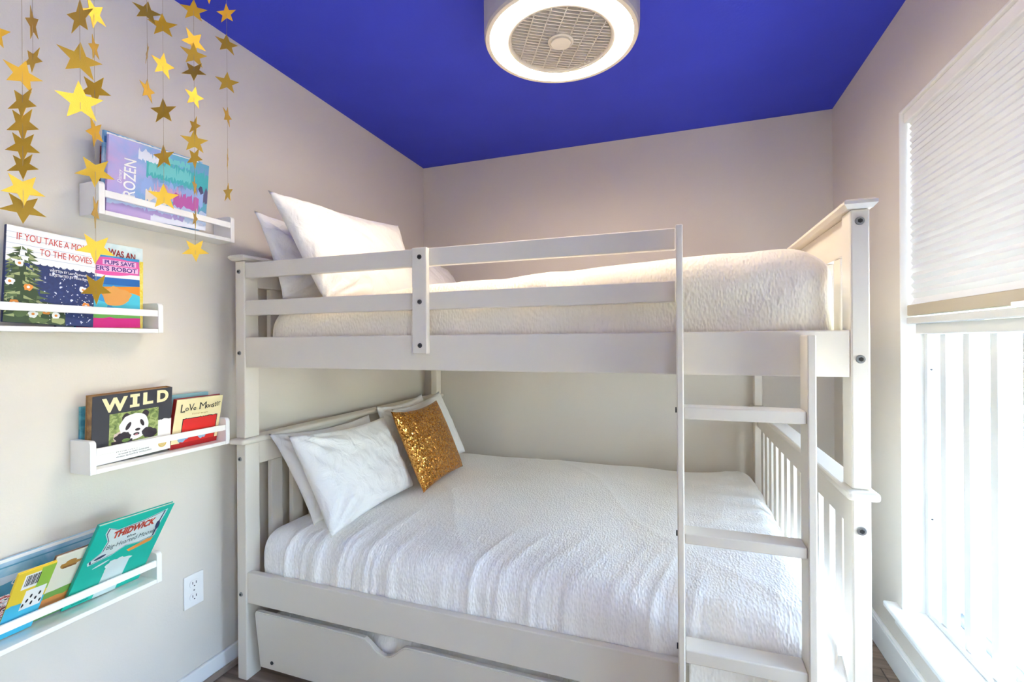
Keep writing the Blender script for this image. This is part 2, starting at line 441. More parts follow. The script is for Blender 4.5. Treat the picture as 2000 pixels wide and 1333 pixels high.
# ladder
for xa, xb, zt in ((1.646, 1.6625, 1.530), (1.929, 1.9475, 1.251)):
    bp('ladder_rail', xa, xb, -1.625, -1.556, ZF, zt, .003)
for zt, hh in ((1.074, .030), (.759, .026), (.470, .034)):
    bp('ladder_rung', 1.663, 1.9285, -1.621, -1.562, zt - hh, zt, .003)
    bm = bmesh.new(); add_cyl(bm, (1.6445, -1.592, zt - .012), (-1, 0, 0), .007, .004, 12); obj('bolt', bm, M_DARK, bed, off=O)
def bolt(x, y, z, r, m=M_BOLT):
    bm = bmesh.new(); add_cyl(bm, (x, y - .001, z), (0, -1, 0), r, .004, 20, r * .85)
    o = obj('bolt', bm, m, bed, off=O)
    bm = bmesh.new(); add_cyl(bm, (x, y - .0035, z), (0, -1, 0), r * .5, .0016, 6); obj('hex_socket', bm, M_DARK, o, off=O)
for z in (1.518, 1.193, .789, .31): bolt(2.054, YF, z, .0105)
for z in (1.506, 1.203, .808, .305): bolt(.112, YF, z, .0085)
for z in (1.507, 1.366, 1.229): bolt(.888, -1.573, z, .008, mat('bolt_dark', rgb(92, 88, 82), .45, .7))

# ------------------------------------------------------------------ trundle
tr = thing('trundle_bed', 'white pull-out trundle bed with scooped front board under the lower bunk', 'trundle bed', (1.08, -.8, ZF))
T = tr.location[:]
def tilt_pt(x, z, d): return (x, -1.552 + (.25 - z) * .11 + d, z)
bm = bmesh.new()
prof = [(.172, .030), (1.99, .030), (1.99, .252), (.835, .252)]
for i in range(13):
    t = i / 12; prof.append((.81 - .155 * t, .250 - .048 * math.sin(PI * t) ** 1.3))
prof += [(.63, .252), (.18, .252), (.172, .245)]
add_prism(bm, [tilt_pt(x, z, 0) for x, z in prof], (0, .020, 0))
bmesh.ops.bevel(bm, geom=[e for e in bm.edges if e.calc_face_angle(0) > .8], offset=.0035, segments=2, affect='EDGES')
obj('front_board', bm, M_BED, tr, off=T)
obj('side_board', bx(.19, .208, -1.50, -.35, .03, .20, .002), M_BED, tr, off=T)
obj('side_board', bx(1.955, 1.973, -1.50, -.35, .03, .20, .002), M_BED, tr, off=T)
obj('back_board', bx(.208, 1.955, -.37, -.352, .03, .20, .002), M_BED, tr, off=T)
obj('bottom_board', bx(.208, 1.955, -1.50, -.37, .03, .045), M_BED, tr, off=T)
for x in (.26, 1.9):
    for y in (-1.35, -.5):
        bm = bmesh.new(); add_cyl(bm, (x, y, ZF + .021), (1, 0, 0), .021, .02, 16); obj('caster', bm, M_DARK, tr, off=T)
bm = bmesh.new(); add_cyl(bm, (.235, -1.5315, .062), (0, -1, 0), .0065, .005, 12); obj('bolt', bm, M_DARK, tr, off=T)

# ------------------------------------------------------------------ bedding
def spread(name, x0, x1, y0, y1, zlo, ztop, r, nx, ny, nz, disp, label, cat, mt=None):
    """closed rounded body; ztop(x, y) gives the top; disp(co, n) pushes along the normal"""
    bm = bmesh.new(); vd = {}
    def V(i, j, k):
        key = (i, j, k)
        if key in vd: return vd[key]
        a, b, c = i / nx, j / ny, k / nz
        x, y = x0 + a * (x1 - x0), y0 + b * (y1 - y0)
        zt = ztop(x, y); z = zlo + c * (zt - zlo)
        P = Vector((x, y, z))
        Q = Vector((min(max(x, x0 + r), x1 - r), min(max(y, y0 + r), y1 - r), min(z, zt - r)))
        D = P - Q
        if D.length > r: P = Q + D.normalized() * r
        nn = D.normalized() if D.length > 1e-6 else Vector((0, 0, 1))
        if c == 1 and D.length < 1e-6: nn = Vector((0, 0, 1))
        vd[key] = bm.verts.new(P + disp(P, nn))
        return vd[key]
    for i in range(nx):
        for j in range(ny):
            bm.faces.new((V(i, j, nz), V(i + 1, j, nz), V(i + 1, j + 1, nz), V(i, j + 1, nz)))
            bm.faces.new((V(i, j, 0), V(i, j + 1, 0), V(i + 1, j + 1, 0), V(i + 1, j, 0)))
    for k in range(nz):
        for i in range(nx):
            bm.faces.new((V(i, 0, k), V(i + 1, 0, k), V(i + 1, 0, k + 1), V(i, 0, k + 1)))
            bm.faces.new((V(i, ny, k), V(i, ny, k + 1), V(i + 1, ny, k + 1), V(i + 1, ny, k)))
        for j in range(ny):
            bm.faces.new((V(0, j, k), V(0, j, k + 1), V(0, j + 1, k + 1), V(0, j + 1, k)))
            bm.faces.new((V(nx, j, k), V(nx, j + 1, k), V(nx, j + 1, k + 1), V(nx, j, k + 1)))
    o = obj(name, bm, mt or M_SPREAD, smooth=True)
    return tag(o, label, cat)
def sstep(a, b, x):
    t = min(max((x - a) / (b - a), 0), 1); return t * t * (3 - 2 * t)
def N(x, y, z=0): return noise.noise(Vector((x, y, z)))

def low_disp(p, n):
    top = max(n.z, 0)
    d = .010 * N(p.x * 2.2, p.y * 2.2, 1) * top + .004 * N(p.x * 6, p.y * 6, 4) * top
    # ripples across the right end, running along the bed
    ext = sstep(1.45, 1.9, p.x) * top * sstep(-1.35, -1.0, p.y)
    d += ext * .0045 * math.sin(p.y * 34 + p.x * 5 + 2 * N(p.x * 2, p.y * 3))
    # fans of creases down the front side
    fr = sstep(-1.05, -1.40, p.y) * (0.45 + .55 * (1 - top))
    ph = p.x * 30 - 7 * (p.y + 1.5) * sstep(.5, 1.1, p.x) + 1.6 * N(p.x * 2.1, p.y * 1.2, 2)
    ph2 = p.x * 52 - 12 * (p.y + 1.5) * sstep(.5, 1.1, p.x) + 2.2 * N(p.x * 3, p.y * 1.5, 8)
    amp = .003 + .0125 * sstep(.35, .12, abs(p.x - .50)) + .0075 * sstep(.35, .12, abs(p.x - 1.20)) + .006 * sstep(.2, .05, abs(p.x - 1.6))
    d += fr * amp * ((1 - abs(math.sin(ph))) ** 2 + .6 * (1 - abs(math.sin(ph2))) ** 3 - .35)
    # shallow long creases over the top
    q = p.x * .82 + p.y * .57
    d += .005 * top * (1 - abs(math.sin(q * 4.3 + .5 * N(p.x * 1.5, p.y * 1.5, 5)))) ** 8
    q = p.x * .95 - p.y * .25
    d += .004 * top * (1 - abs(math.sin(q * 3.1 + .5 + .35 * N(p.x * 1.2, p.y * 1.9, 15)))) ** 10
    # puffed right front corner
    o = n * d
    if p.y < -1.40 and p.z > .392 and p.x > 1.66:
        o.y -= .028 * sstep(1.68, 1.80, p.x) * sstep(-1.40, -1.5, p.y) * sstep(.392, .42, p.z)
    elif p.y < -1.5 and p.z < .392: o.y = max(o.y, 0)
    if p.z < .40 and p.x < .2: o.x = max(o.x, 0)
    o.z = o.z if p.z > .31 else 0
    return o
def low_top(x, y):
    return .528 + .016 * math.sin(PI * sstep(.1, 2.03, x)) * math.sin(PI * min(max((y + 1.5) / 1.45, 0), 1)) + .022 * sstep(1.7, 2.0, x)
spread('bedspread', .142, 2.028, -1.523, -.078, .3055, low_top, .085, 230, 120, 18, low_disp,
       'white seersucker bedspread tucked in on the lower bunk', 'bedspread')
fb = bmesh.new(); fl_rows = []
for i in range(49):
    x = 1.672 + (2.028 - 1.672) * i / 48; row = []
    wv = N(x * 14, 3) * .006
    for (y, z) in ((-1.500, .455), (-1.522, .437), (-1.540, .418), (-1.5525, .400), (-1.5560, .385), (-1.5562, .36), (-1.5560, .33 + wv), (-1.5555, .300 + 2 * wv)):
        row.append(fb.verts.new((x, y - .0018 * abs(math.sin(z * 160 + x * 9)) - .001, z + .4 * wv)))
    fl_rows.append(row)
for a_, b_ in zip(fl_rows, fl_rows[1:]):
    for k in range(7): fb.faces.new((a_[k], b_[k], b_[k + 1], a_[k + 1]))
hang = obj('hanging_edge', fb, M_SPREAD, bpy.data.objects['bedspread'], smooth=True)
sm_ = hang.modifiers.new('thickness', 'SOLIDIFY'); sm_.thickness = .003; sm_.offset = 1
def up_disp(p, n):
    d = .006 * N(p.x * 3, p.y * 3, 7)
    fr = sstep(-1.2, -1.45, p.y) * (1 - .6 * max(n.z, 0))
    lean = p.x * 24 - 30 * (p.z - 1.3)
    a = .0035 * sstep(.3, .1, abs(p.x - .50)) + .005 * sstep(.35, .15, abs(p.x - 1.15)) + .0035 * sstep(.22, .05, abs(p.x - 1.86)) + .0012
    d += fr * a * 1.5 * ((1 - abs(math.sin(lean * .5 + 1.2 * N(p.x * 2, p.z * 4, 3)))) ** 2 + .5 * math.sin(lean * 1.3 + 2 * N(p.x * 3, p.z * 4, 6)) - .3)
    o = n * d
    if p.y < -1.51: o.y = max(o.y, -.001)
    o.z = o.z if p.z > 1.2 else 0
    return o
def up_top(x, y):
    return 1.385 + .055 * sstep(.3, .95, x) + .040 * sstep(.95, 1.75, x) + .006 * math.sin(PI * min(max((y + 1.5) / 1.4, 0), 1))
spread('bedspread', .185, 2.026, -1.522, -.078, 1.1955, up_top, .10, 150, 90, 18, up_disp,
       'toned-down cream white seersucker bedspread rounded over the upper bunk mattress', 'bedspread', M_SPREAD_DIM)
def tr_disp(p, n):
    d = .003 * N(p.x * 9, p.y * 5, 3) + .004 * math.sin(p.x * 38 + 3 * N(p.x * 3, 1)) * sstep(-1.35, -1.46, p.y)
    o = n * d; o.z = o.z if p.z > .06 else 0
    return o
spread('trundle_mattress', .215, 1.948, -1.512, -.38, .0455, lambda x, y: .240 + .022 * sstep(.6, 1.1, x), .04, 120, 40, 8, tr_disp,
       'white covered trundle mattress seen in the gap above the scooped drawer front', 'mattress')

def pillow(name, tl, tr_, br_, bl_, th, mt, label, group=None, n=44, seed=0, wr=.010, pinch=.035, sag=0, kind='pillow'):
    """corners as seen from the front; soft body, thin pinched edges"""
    tl, tr_, br_, bl_ = map(Vector, (tl, tr_, br_, bl_))
    nn = ((tr_ - bl_).cross(tl - br_)).normalized()
    cen = (tl + tr_ + br_ + bl_) / 4
    if nn.dot(Vector((1.647, -2.863, 1.242)) - cen) < 0: nn = -nn
    bm = bmesh.new(); F = {}; B = {}
    for i in range(n + 1):
        for j in range(n + 1):
            u, v = i / n, j / n
            a, b = 2 * u - 1, 2 * v - 1
            # concave outline between the corner tips
            uu = u + (-a) * pinch * (1 - b * b) * abs(a) ** 2
            vv = v + (-b) * pinch * (1 - a * a) * abs(b) ** 2
            P = (bl_ * (1 - uu) + br_ * uu) * (1 - vv) + (tl * (1 - uu) + tr_ * uu) * vv
            e = max((1 - a * a) * (1 - b * b), 0)
            t = th * .5 * (e ** .42)
            P = P + nn * (sag * (1 - a * a) * (1 - b * b))
            P.z -= .012 * (1 - a * a) * max(b, 0) ** 3
            w1 = wr * (N(a * 2.3 + seed, b * 3.1, seed) + .6 * N(a * 6 + 3 * b, b * 2.5 + seed, 9 + seed)) * min(1, e * 3)
            w2 = wr * 1.5 * math.sin(18 * math.atan2(b + 1.1, a + 1.1) + seed) * max(0, 1 - math.hypot(a + 1, b + 1) / .9) * min(1, e * 8)
            w2 += wr * 1.3 * math.sin(16 * math.atan2(b - 1.1, a + 1.1) + seed) * max(0, 1 - math.hypot(a + 1, b - 1) / .9) * min(1, e * 8)
            edge = i in (0, n) or j in (0, n)
            F[i, j] = bm.verts.new(P + nn * (t + w1 + w2))
            B[i, j] = F[i, j] if edge else bm.verts.new(P - nn * (t + w1 * .5))
    for i in range(n):
        for j in range(n):
            bm.faces.new((F[i, j], F[i + 1, j], F[i + 1, j + 1], F[i, j + 1]))
            q = (B[i, j], B[i, j + 1], B[i + 1, j + 1], B[i + 1, j])
            if len(set(q)) == 4 and set(q) != {F[i, j], F[i + 1, j], F[i + 1, j + 1], F[i, j + 1]}:
                try: bm.faces.new(q)
                except ValueError: pass
    o = obj(name, bm, mt, smooth=True)
    return tag(o, label, kind, group)
GP = 'white bed pillows'
pillow('bed_pillow', (.165, -1.535, 1.735), (.165, -.80, 1.72), (.255, -.82, 1.415), (.265, -1.50, 1.405), .10, M_PILLOW,
       'shaded white pillow leaning on the upper bunk headboard, behind another pillow', GP, seed=1)
pillow('bed_pillow', (.335, -1.632, 1.762), (.315, -.805, 1.832), (.44, -.84, 1.425), (.455, -1.50, 1.395), .15, M_PILLOW,
       'large white pillow standing highest, nearest the guard rail on the upper bunk', GP, seed=2, wr=.013)
pillow('bed_pillow', (.24, -.80, 1.735), (.26, -.17, 1.70), (.43, -.20, 1.43), (.40, -.80, 1.43), .13, M_PILLOW,
       'white pillow on the upper bunk mostly hidden behind the tallest pillow', GP, seed=3)
pillow('bed_pillow', (.165, -1.474, .890), (.17, -.86, .872), (.31, -.85, .545), (.325, -1.415, .535), .09, M_PILLOW,
       'cream white pillow against the lower headboard, nearest the front post', GP, seed=4)
pillow('bed_pillow', (.275, -1.490, .893), (.255, -.855, .866), (.445, -.885, .545), (.500, -1.525, .555), .135, M_PILLOW,
       'plump white pillow on the lower bunk standing in front of the cream one', GP, seed=5, wr=.013)
pillow('bed_pillow', (.17, -.80, .905), (.165, -.33, .920), (.27, -.30, .545), (.29, -.80, .545), .08, M_PILLOW,
       'white pillow against the far half of the lower headboard, behind two others', GP, seed=6)
pillow('bed_pillow', (.25, -.78, .89), (.218, -.205, .925), (.415, -.235, .560), (.42, -.79, .56), .10, M_PILLOW,
       'white pillow on the lower bunk directly behind the gold sequin cushion', GP, seed=7)
pillow('sequin_cushion', (.358, -.945, .907), (.338, -.46, .902), (.530, -.515, .552), (.556, -.985, .552), .10, M_SEQ,
       'gold sequin cushion leaning on white pillows on the lower bunk', None, seed=8, wr=.003, pinch=.03, kind='cushion')

# ------------------------------------------------------------------ ceiling fan light
FX, FY = 1.285, -1.316
fan = thing('ceiling_fan_light', 'round white enclosed ceiling fan with a glowing ring light', 'ceiling fan', (FX, FY, H))
O = fan.location[:]; zb = 2.25
bm = bmesh.new()
add_lathe(bm, [(.238, zb + .010), (.2385, zb - .002), (.252, zb - .002), (.256, zb + .006), (.258, zb + .03), (.258, 2.385), (.25, 2.40), (.20, 2.405), (.16, 2.41), (.16, H - .0005), (0, H - .0005)], (FX, FY), 96)
obj('housing', bm, M_FANW, fan, smooth=False, off=O)
bm = bmesh.new()
add_lathe(bm, [(.1825, zb + .004), (.188, zb - .003), (.212, zb - .005), (.232, zb - .002), (.2375, zb + .004), (.2375, zb + .02), (.1825, zb + .02), (.1825, zb + .004)], (FX, FY), 96)
obj('ring_light', bm, M_RING, fan, smooth=True, off=O)
bm = bmesh.new()
add_lathe(bm, [(.182, zb + .02), (.182, zb - .001), (.178, zb - .006), (.169, zb - .004), (.166, zb + .006), (.166, zb + .02), (.182, zb + .02)], (FX, FY), 72)
obj('grille_rim', bm, mat('grille_plastic', rgb(212, 206, 197), .5), fan, smooth=True, off=O)
bm = bmesh.new(); add_lathe(bm, [(.1655, zb + .014), (.164, zb + .075), (0, zb + .075)], (FX, FY), 48)
obj('inner_bowl', bm, mat('fan_inside', rgb(176, 170, 162), .6), fan, smooth=False, off=O)
for k in range(5):
    a = k * 2 * PI / 5 + .3
    bm = bmesh.new(); q = []
    for r_, da in ((.035, -.25), (.145, -.22), (.150, .18), (.035, .35)):
        q.append((FX + r_ * math.cos(a + da), FY + r_ * math.sin(a + da), zb + .05 + .012 * (1 if da > 0 else -1)))
    add_prism(bm, q, (0, 0, .003)); obj('fan_blade', bm, mat('fan_blade', rgb(176, 171, 164), .5), fan, off=O)
M_GRILLE = mat('grille_plastic', rgb(212, 206, 197), .5)
ga = math.radians(29)
ca, sa = math.cos(ga), math.sin(ga)
gr = None
def grille_bar(name, p, half, th, along, parent, bow=0):
    bm = bmesh.new(); m_ = 8; L = []
    for i in range(m_ + 1):
        t = -1 + 2 * i / m_
        s = half * t
        q = p + bow * (1 - t * t) * .5
        loc = (s, q) if along else (q, s)
        c = (FX + loc[0] * ca - loc[1] * sa, FY + loc[0] * sa + loc[1] * ca)
        wv = (-sa, ca) if along else (ca, sa)
        L.append([bm.verts.new((c[0] + wv[0] * e, c[1] + wv[1] * e, z)) for e, z in ((-th, zb + .001), (th, zb + .001), (th, zb + .013), (-th, zb + .013))])
    for a, b in zip(L, L[1:]):
        for i in range(4):
            j = (i + 1) % 4; bm.faces.new((a[i], a[j], b[j], b[i]))
    bm.faces.new(L[0][::-1]); bm.faces.new(L[-1])
    return obj(name, bm, M_GRILLE, parent, off=O)
gr = thing_parts = None
NB = 22
hubm = bmesh.new()
add_lathe(hubm, [(.043, zb + .012), (.043, zb - .003), (.038, zb - .006), (.036, zb - .003), (.034, zb - .003), (.033, zb - .009), (0, zb - .010)], (FX, FY), 40)
obj('hub_cap', hubm, M_GRILLE, fan, smooth=False, off=O)
for k in range(NB):
    p = -.158 + .316 * (k + .5) / NB
    half = math.sqrt(max(.1665 ** 2 - (abs(p) + .004) ** 2, .0004))
    grille_bar('grille_slat', p, half, .0016, True, fan, bow=.012 * (half / .16))
for p in (-.115, -.069, -.023, .023, .069, .115):
    half = math.sqrt(.1665 ** 2 - p * p)
    grille_bar('grille_rib', p, half, .0014, False, fan)

# ------------------------------------------------------------------ wall outlet
ol = thing('wall_outlet', 'white double socket outlet plate low on the left wall', 'outlet', (0, -1.655, .355))
O = ol.location[:]
obj('cover_plate', bx(.0005, .006, -1.691, -1.619, .297, .412, .002), M_TRIM, ol, off=O)
for zc in (.378, .331):
    bm = bmesh.new()
    pts = []
    for i in range(20):
        a = 2 * PI * i / 20
        pts.append((.006, -1.655 + .017 * math.cos(a), zc + max(-.0135, min(.0135, .017 * math.sin(a)))))
    add_prism(bm, pts, (.0018, 0, 0)); rc = obj('receptacle', bm, M_TRIM, ol, off=O)
    for dy in (-.0065, .0065): obj('slot', bx(.0075, .0083, -1.655 + dy - .0011, -1.655 + dy + .0011, zc - .001, zc + .0075), M_DARK, rc, off=O)
    bm = bmesh.new(); add_cyl(bm, (.0079, -1.655, zc - .0075), (1, 0, 0), .0024, .0008, 10); obj('ground_hole', bm, M_DARK, rc, off=O)
bm = bmesh.new(); add_cyl(bm, (.0065, -1.655, .3545), (1, 0, 0), .003, .0014, 12); obj('screw', bm, M_BOLT, ol, off=O)

# ------------------------------------------------------------------ picture ledges
def ledge(y0, z0, label):
    t = thing('picture_ledge', label, 'shelf', (0, y0, z0), 'white picture ledges on the left wall')
    O = t.location[:]; L = .437
    obj('bottom_board', bx(.001, .089, y0 + .016, y0 + L - .016, z0, z0 + .013, .0015), M_SHELF, t, off=O)
    for ya in (y0, y0 + L - .016):
        bm = bmesh.new(); pts = [(.001, ya, z0), (.090, ya, z0)]
        for i in range(7):
            a = i / 6 * PI / 2; pts.append((.078 + .012 * math.cos(a), ya, z0 + .0835 + .012 * math.sin(a)))
        pts.append((.001, ya, z0 + .0955))
        add_prism(bm, pts, (0, .0155, 0))
        bmesh.ops.bevel(bm, geom=[e for e in bm.edges if e.calc_face_angle(0) > 1.2], offset=.001, segments=1, affect='EDGES')
        obj('end_panel', bm, M_SHELF, t, off=O)
    obj('front_rail', bx(.080, .0885, y0 + .016, y0 + L - .016, z0 + .052, z0 + .0725, .0015), M_SHELF, t, off=O)
    return t
ledge(-1.988, 1.6155, 'topmost white picture ledge, behind the hanging gold stars')
ledge(-2.248, 1.2745, 'white picture ledge with the movie picture book, second from the top')
ledge(-2.014, .870, 'white picture ledge holding the panda book beside the bed post')
ledge(-2.258, .481, 'lowest white picture ledge, holding the leaning teal book')

# ------------------------------------------------------------------ books
def solid(name, r, g, b, rough=.45): return mat('print_' + name, rgb(r, g, b), rough)
def book(name, label, xb, yb, zb, w_, h_, t, lean, roll, cover, spine=None, spine_side='L', hard=True, group=None, pages=None):
    sl, cl, sr, cr = math.sin(lean), math.cos(lean), math.sin(roll), math.cos(roll)
    u = Vector((sr * sl, cr, sr * cl)); v = Vector((cr * sl, -sr, cr * cl)); nrm = u.cross(v)
    e = thing(name, label, 'book', group=group)
    M_ = Matrix((nrm, u, v)).transposed().to_4x4(); M_.translation = Vector((xb, yb, zb)); e.matrix_world = M_
    c = .0022 if hard else .0008
    e['_w'], e['_h'] = w_, h_
    fc = obj('front_cover', bx(-c, 0, 0, w_, 0, h_, .0005, 1), cover, e)
    obj('back_cover', bx(-t, -t + c, 0, w_, 0, h_, .0005, 1), spine or cover, e)
    ins = .003 if hard else .0008
    ya, yb_ = (c, w_ - ins) if spine_side == 'L' else (ins, w_ - c)
    obj('page_block', bx(-t + c + .0001, -c - .0001, ya, yb_, ins, h_ - ins), pages or M_PAGES, e)
    if spine_side == 'L': obj('spine', bx(-t + c, -c, 0, c * .95, 0, h_), spine or cover, e)
    else: obj('spine', bx(-t + c, -c, w_ - c * .95, w_, 0, h_), spine or cover, e)
    return e, fc
def prints(fc, w_, h_, shapes, x0=.00012, name='cover_print'):
    """flat printed shapes (a, b in cover fractions), later ones above earlier ones"""
    bm = bmesh.new(); ms = []; 
    st_ = min(.00003, .0005 / max(1, len(shapes)))
    for k, (pts, m) in enumerate(shapes):
        if m not in ms: ms.append(m)
        vs = [bm.verts.new((x0 + k * st_, min(max(a, 0), 1) * w_, min(max(b, 0), 1) * h_)) for a, b in pts]
        try:
            f = bm.faces.new(vs); f.material_index = ms.index(m)
        except ValueError: pass
    bmesh.ops.triangulate(bm, faces=bm.faces)
    me = bpy.data.meshes.new(name); bm.to_mesh(me); bm.free()
    for p in me.polygons:
        pass
    for m in ms: me.materials.append(m)
    me.update()
    o = link(bpy.data.objects.new(name, me), fc)
    return o
def ell(ca, cb, ra, rb, n=28, a0=0, a1=360, rot=0, wob=0, seed=0):
    r_ = []
    for i in range(n):
        t = math.radians(a0 + (a1 - a0) * i / (n - (0 if a1 - a0 == 360 else 1)))
        k = 1 + wob * noise.noise(Vector((math.cos(t) * 2, math.sin(t) * 2, seed)))
        x, y = ra * k * math.cos(t), rb * k * math.sin(t)
        r_.append((ca + x * math.cos(rot) - y * math.sin(rot), cb + x * math.sin(rot) + y * math.cos(rot)))
    return r_
def rect(a0, b0, a1, b1): return [(a0, b0), (a1, b0), (a1, b1), (a0, b1)]
def jag(a0, a1, bt, amp, n, bb=0, seed=0):
    """area below a ragged line"""
    top = [(a1 + (a0 - a1) * i / n, bt + amp * noise.noise(Vector((i * .9, seed, 3)))) for i in range(n + 1)]
    bot = [(a0 + (a1 - a0) * i / n, bb + (.5 * amp * noise.noise(Vector((i * .7, seed, 8))) if bb > 0 else 0)) for i in range(n + 1)]
    return bot + top
def text(fc, w_, h_, body, a0, b0, a1, b1, m, rot=False, bold=.0, x=.0008, shear=0, skew=0):
    cu = bpy.data.curves.new('t', 'FONT'); cu.body = body; cu.size = 1; cu.offset = bold; cu.shear = shear
    cu.resolution_u = 4
    to = bpy.data.objects.new('t', cu); COL.objects.link(to)
    dg = bpy.context.evaluated_depsgraph_get(); me = bpy.data.meshes.new_from_object(to.evaluated_get(dg))
    bpy.data.objects.remove(to); bpy.data.curves.remove(cu)
    xs = [v.co.x for v in me.vertices]; ys = [v.co.y for v in me.vertices]
    mx0, mx1, my0, my1 = min(xs), max(xs), min(ys), max(ys)
    for v in me.vertices:
        s = (v.co.x - mx0) / (mx1 - mx0); t = (v.co.y - my0) / (my1 - my0)
        if rot: a, b = a1 + (a0 - a1) * t, b0 + (b1 - b0) * s
        else: a, b = a0 + (a1 - a0) * s, b0 + (b1 - b0) * t + skew * s
        v.co = Vector((x, a * w_, b * h_))
    me.materials.clear(); me.materials.append(m); me.name = 'lettering'
    o = link(bpy.data.objects.new('lettering', me), fc)
    return o

WHITE = solid('white', 246, 245, 242); BLACK = solid('black', 28, 28, 32); CREAM = solid('cream', 240, 226, 176)
NAVY = solid('navy', 30, 45, 95); RED = solid('red', 196, 44, 44); 
# ---- top ledge
zs = 1.6155 + .0135
book('picture_book', 'dark red patterned book at the back left of the top ledge', .020, -1.945, zs, .28, .205, .012, .06, 0, ramp_mat('print_redpat', [(.4, rgb(40, 14, 18)), (.55, rgb(150, 40, 40)), (.7, rgb(40, 16, 20))], 90))
book('picture_book', 'navy blue book standing behind the lavender icy picture book', .031, -1.942, zs, .27, .225, .010, .10, 0, solid('navyblue', 44, 56, 104))
b1, f1 = book('picture_book', 'pale blue book with snowy torn top edge print, behind the lavender book', .044, -1.955, zs, .30, .240, .011, .13, .04,
     ramp_mat('print_snowblue', [(.30, rgb(70, 130, 180)), (.5, rgb(130, 180, 215)), (.72, rgb(225, 236, 246))], 22))
prints(f1, .30, .240, [(jag(0, 1, .93, .06, 30, .86, 5), solid('deepblue', 60, 110, 165)), (jag(.02, .95, .985, .02, 40, .955, 8), WHITE)])
w_, h_ = .309, .227
b2, f2 = book('picture_book', 'lavender and teal icy picture book with white sideways title on the top ledge', .057, -1.952, zs, w_, h_, .010, .150, .045,
     ramp_mat('print_icy', [(.18, rgb(196, 165, 216)), (.38, rgb(160, 170, 222)), (.52, rgb(110, 170, 214)), (.66, rgb(84, 170, 190)), (.85, rgb(120, 150, 205))], 16, grad=(1, 1.6, -.02, .55)))
ICE = solid('ice', 200, 216, 240); TEAL = solid('teal_ice', 70, 176, 184); TEAL2 = solid('teal_ice2', 112, 200, 202); LAV = solid('lavender', 190, 168, 218)
MAG = solid('magenta_soft', 186, 96, 170); SNOW = solid('snow', 226, 230, 244); PUR = solid('dusk', 96, 92, 128)
prints(f2, w_, h_, [
    (jag(.34, 1, .84, .16, 60, .60, 1), TEAL), (jag(.36, .80, .80, .22, 44, .66, 2), TEAL2),
    (jag(.26, .46, .90, .14, 24, .80, 7), SNOW), (jag(.52, .78, .93, .12, 20, .86, 9), TEAL2),
    (jag(.84, 1, .60, .16, 14, .42, 3), PUR),
    (jag(.30, .95, .56, .16, 44, .34, 4), solid('periwinkle', 150, 176, 226)), (jag(.42, .70, .50, .20, 26, .36, 12), solid('lilac', 206, 166, 206)),
    (jag(.62, .90, .46, .18, 24, .26, 14), MAG), (jag(.34, .56, .42, .16, 20, .26, 16), solid('cream_soft', 236, 222, 206)),
    (jag(.0, 1, .26, .12, 60, 0, 6), ICE), (jag(.0, .75, .14, .09, 44, 0, 9), LAV), (jag(.4, 1, .08, .08, 40, 0, 19), SNOW)])
text(f2, w_, h_, 'FROZEN', .135, .20, .245, .76, WHITE, rot=True, bold=.012)
text(f2, w_, h_, 'Disney', .085, .42, .130, .60, WHITE, rot=True, shear=.3)

# ---- second ledge
zs = 1.2745 + .0135
w_, h_ = .222, .258
PALE = ramp_mat('print_paleblue', [(.4, rgb(206, 226, 230)), (.6, rgb(224, 236, 238))], 30)
b3, f3 = book('picture_book', 'pale blue book with dark red words behind the pink titled book', .022, -2.054, zs, w_, h_, .010, .02, 0, PALE)
DRED = solid('dark_red', 150, 28, 40)
text(f3, w_, h_, 'WAS AN', .56, .865, .90, .945, DRED, bold=.03, skew=-.03)
prints(f3, w_, h_, [(rect(.62, .80, .66, .815), DRED), (rect(.70, .795, .73, .81), DRED), (rect(.77, .79, .80, .807), DRED), (rect(.83, .785, .90, .80), DRED)])
book('picture_book', 'thin yellow book whose edge shows right of the pink titled book', .034, -2.0, zs, .162, .214, .009, .02, 0, ramp_mat('print_yellow', [(.35, rgb(232, 200, 30)), (.6, rgb(240, 226, 120))], 60))
w_, h_ = .168, .214
PINK = solid('pink', 232, 92, 168); 
b4, f4 = book('picture_book', 'picture book with a pink title bubble beside the movie book', .046, -2.022, zs, w_, h_, .009, .03, .02, solid('skyblue', 58, 150, 206))
PURP = solid('purple', 92, 48, 130); LPINK = solid('pale_pink', 246, 196, 226); ORG = solid('orange', 238, 146, 44); CYAN = solid('cyan', 80, 196, 220); GRN = solid('green', 110, 178, 90); HOT = solid('hot_pink', 226, 44, 140)
prints(f4, w_, h_, [(rect(0, .70, 1, .76), WHITE), (rect(0, .60, 1, .70), solid('blue', 36, 104, 176)),
    ([(.30, .56), (1, .60), (1, .42), (.40, .44)], ORG), (ell(.82, .36, .30, .14, wob=.2), CYAN), (ell(.20, .30, .26, .10, wob=.2, seed=3), CYAN),
    (ell(.62, .44, .22, .13, wob=.35, seed=11), solid('tan', 226, 160, 84)), (jag(0, 1, .27, .03, 12, 0, 2), GRN), (jag(0, 1, .135, .03, 10, 0, 5), HOT),
    (ell(.52, .855, .50, .125, 36), PINK), (rect(.10, .76, .99, .96), PINK), (rect(.40, .875, .94, .945), LPINK), (rect(.04, .785, .97, .86), LPINK)])
text(f4, w_, h_, 'PUPS SAVE', .43, .880, .91, .940, PURP, bold=.03)
text(f4, w_, h_, "RYDER'S ROBOT", .06, .790, .95, .855, PURP, bold=.03)
w_, h_ = .191, .246
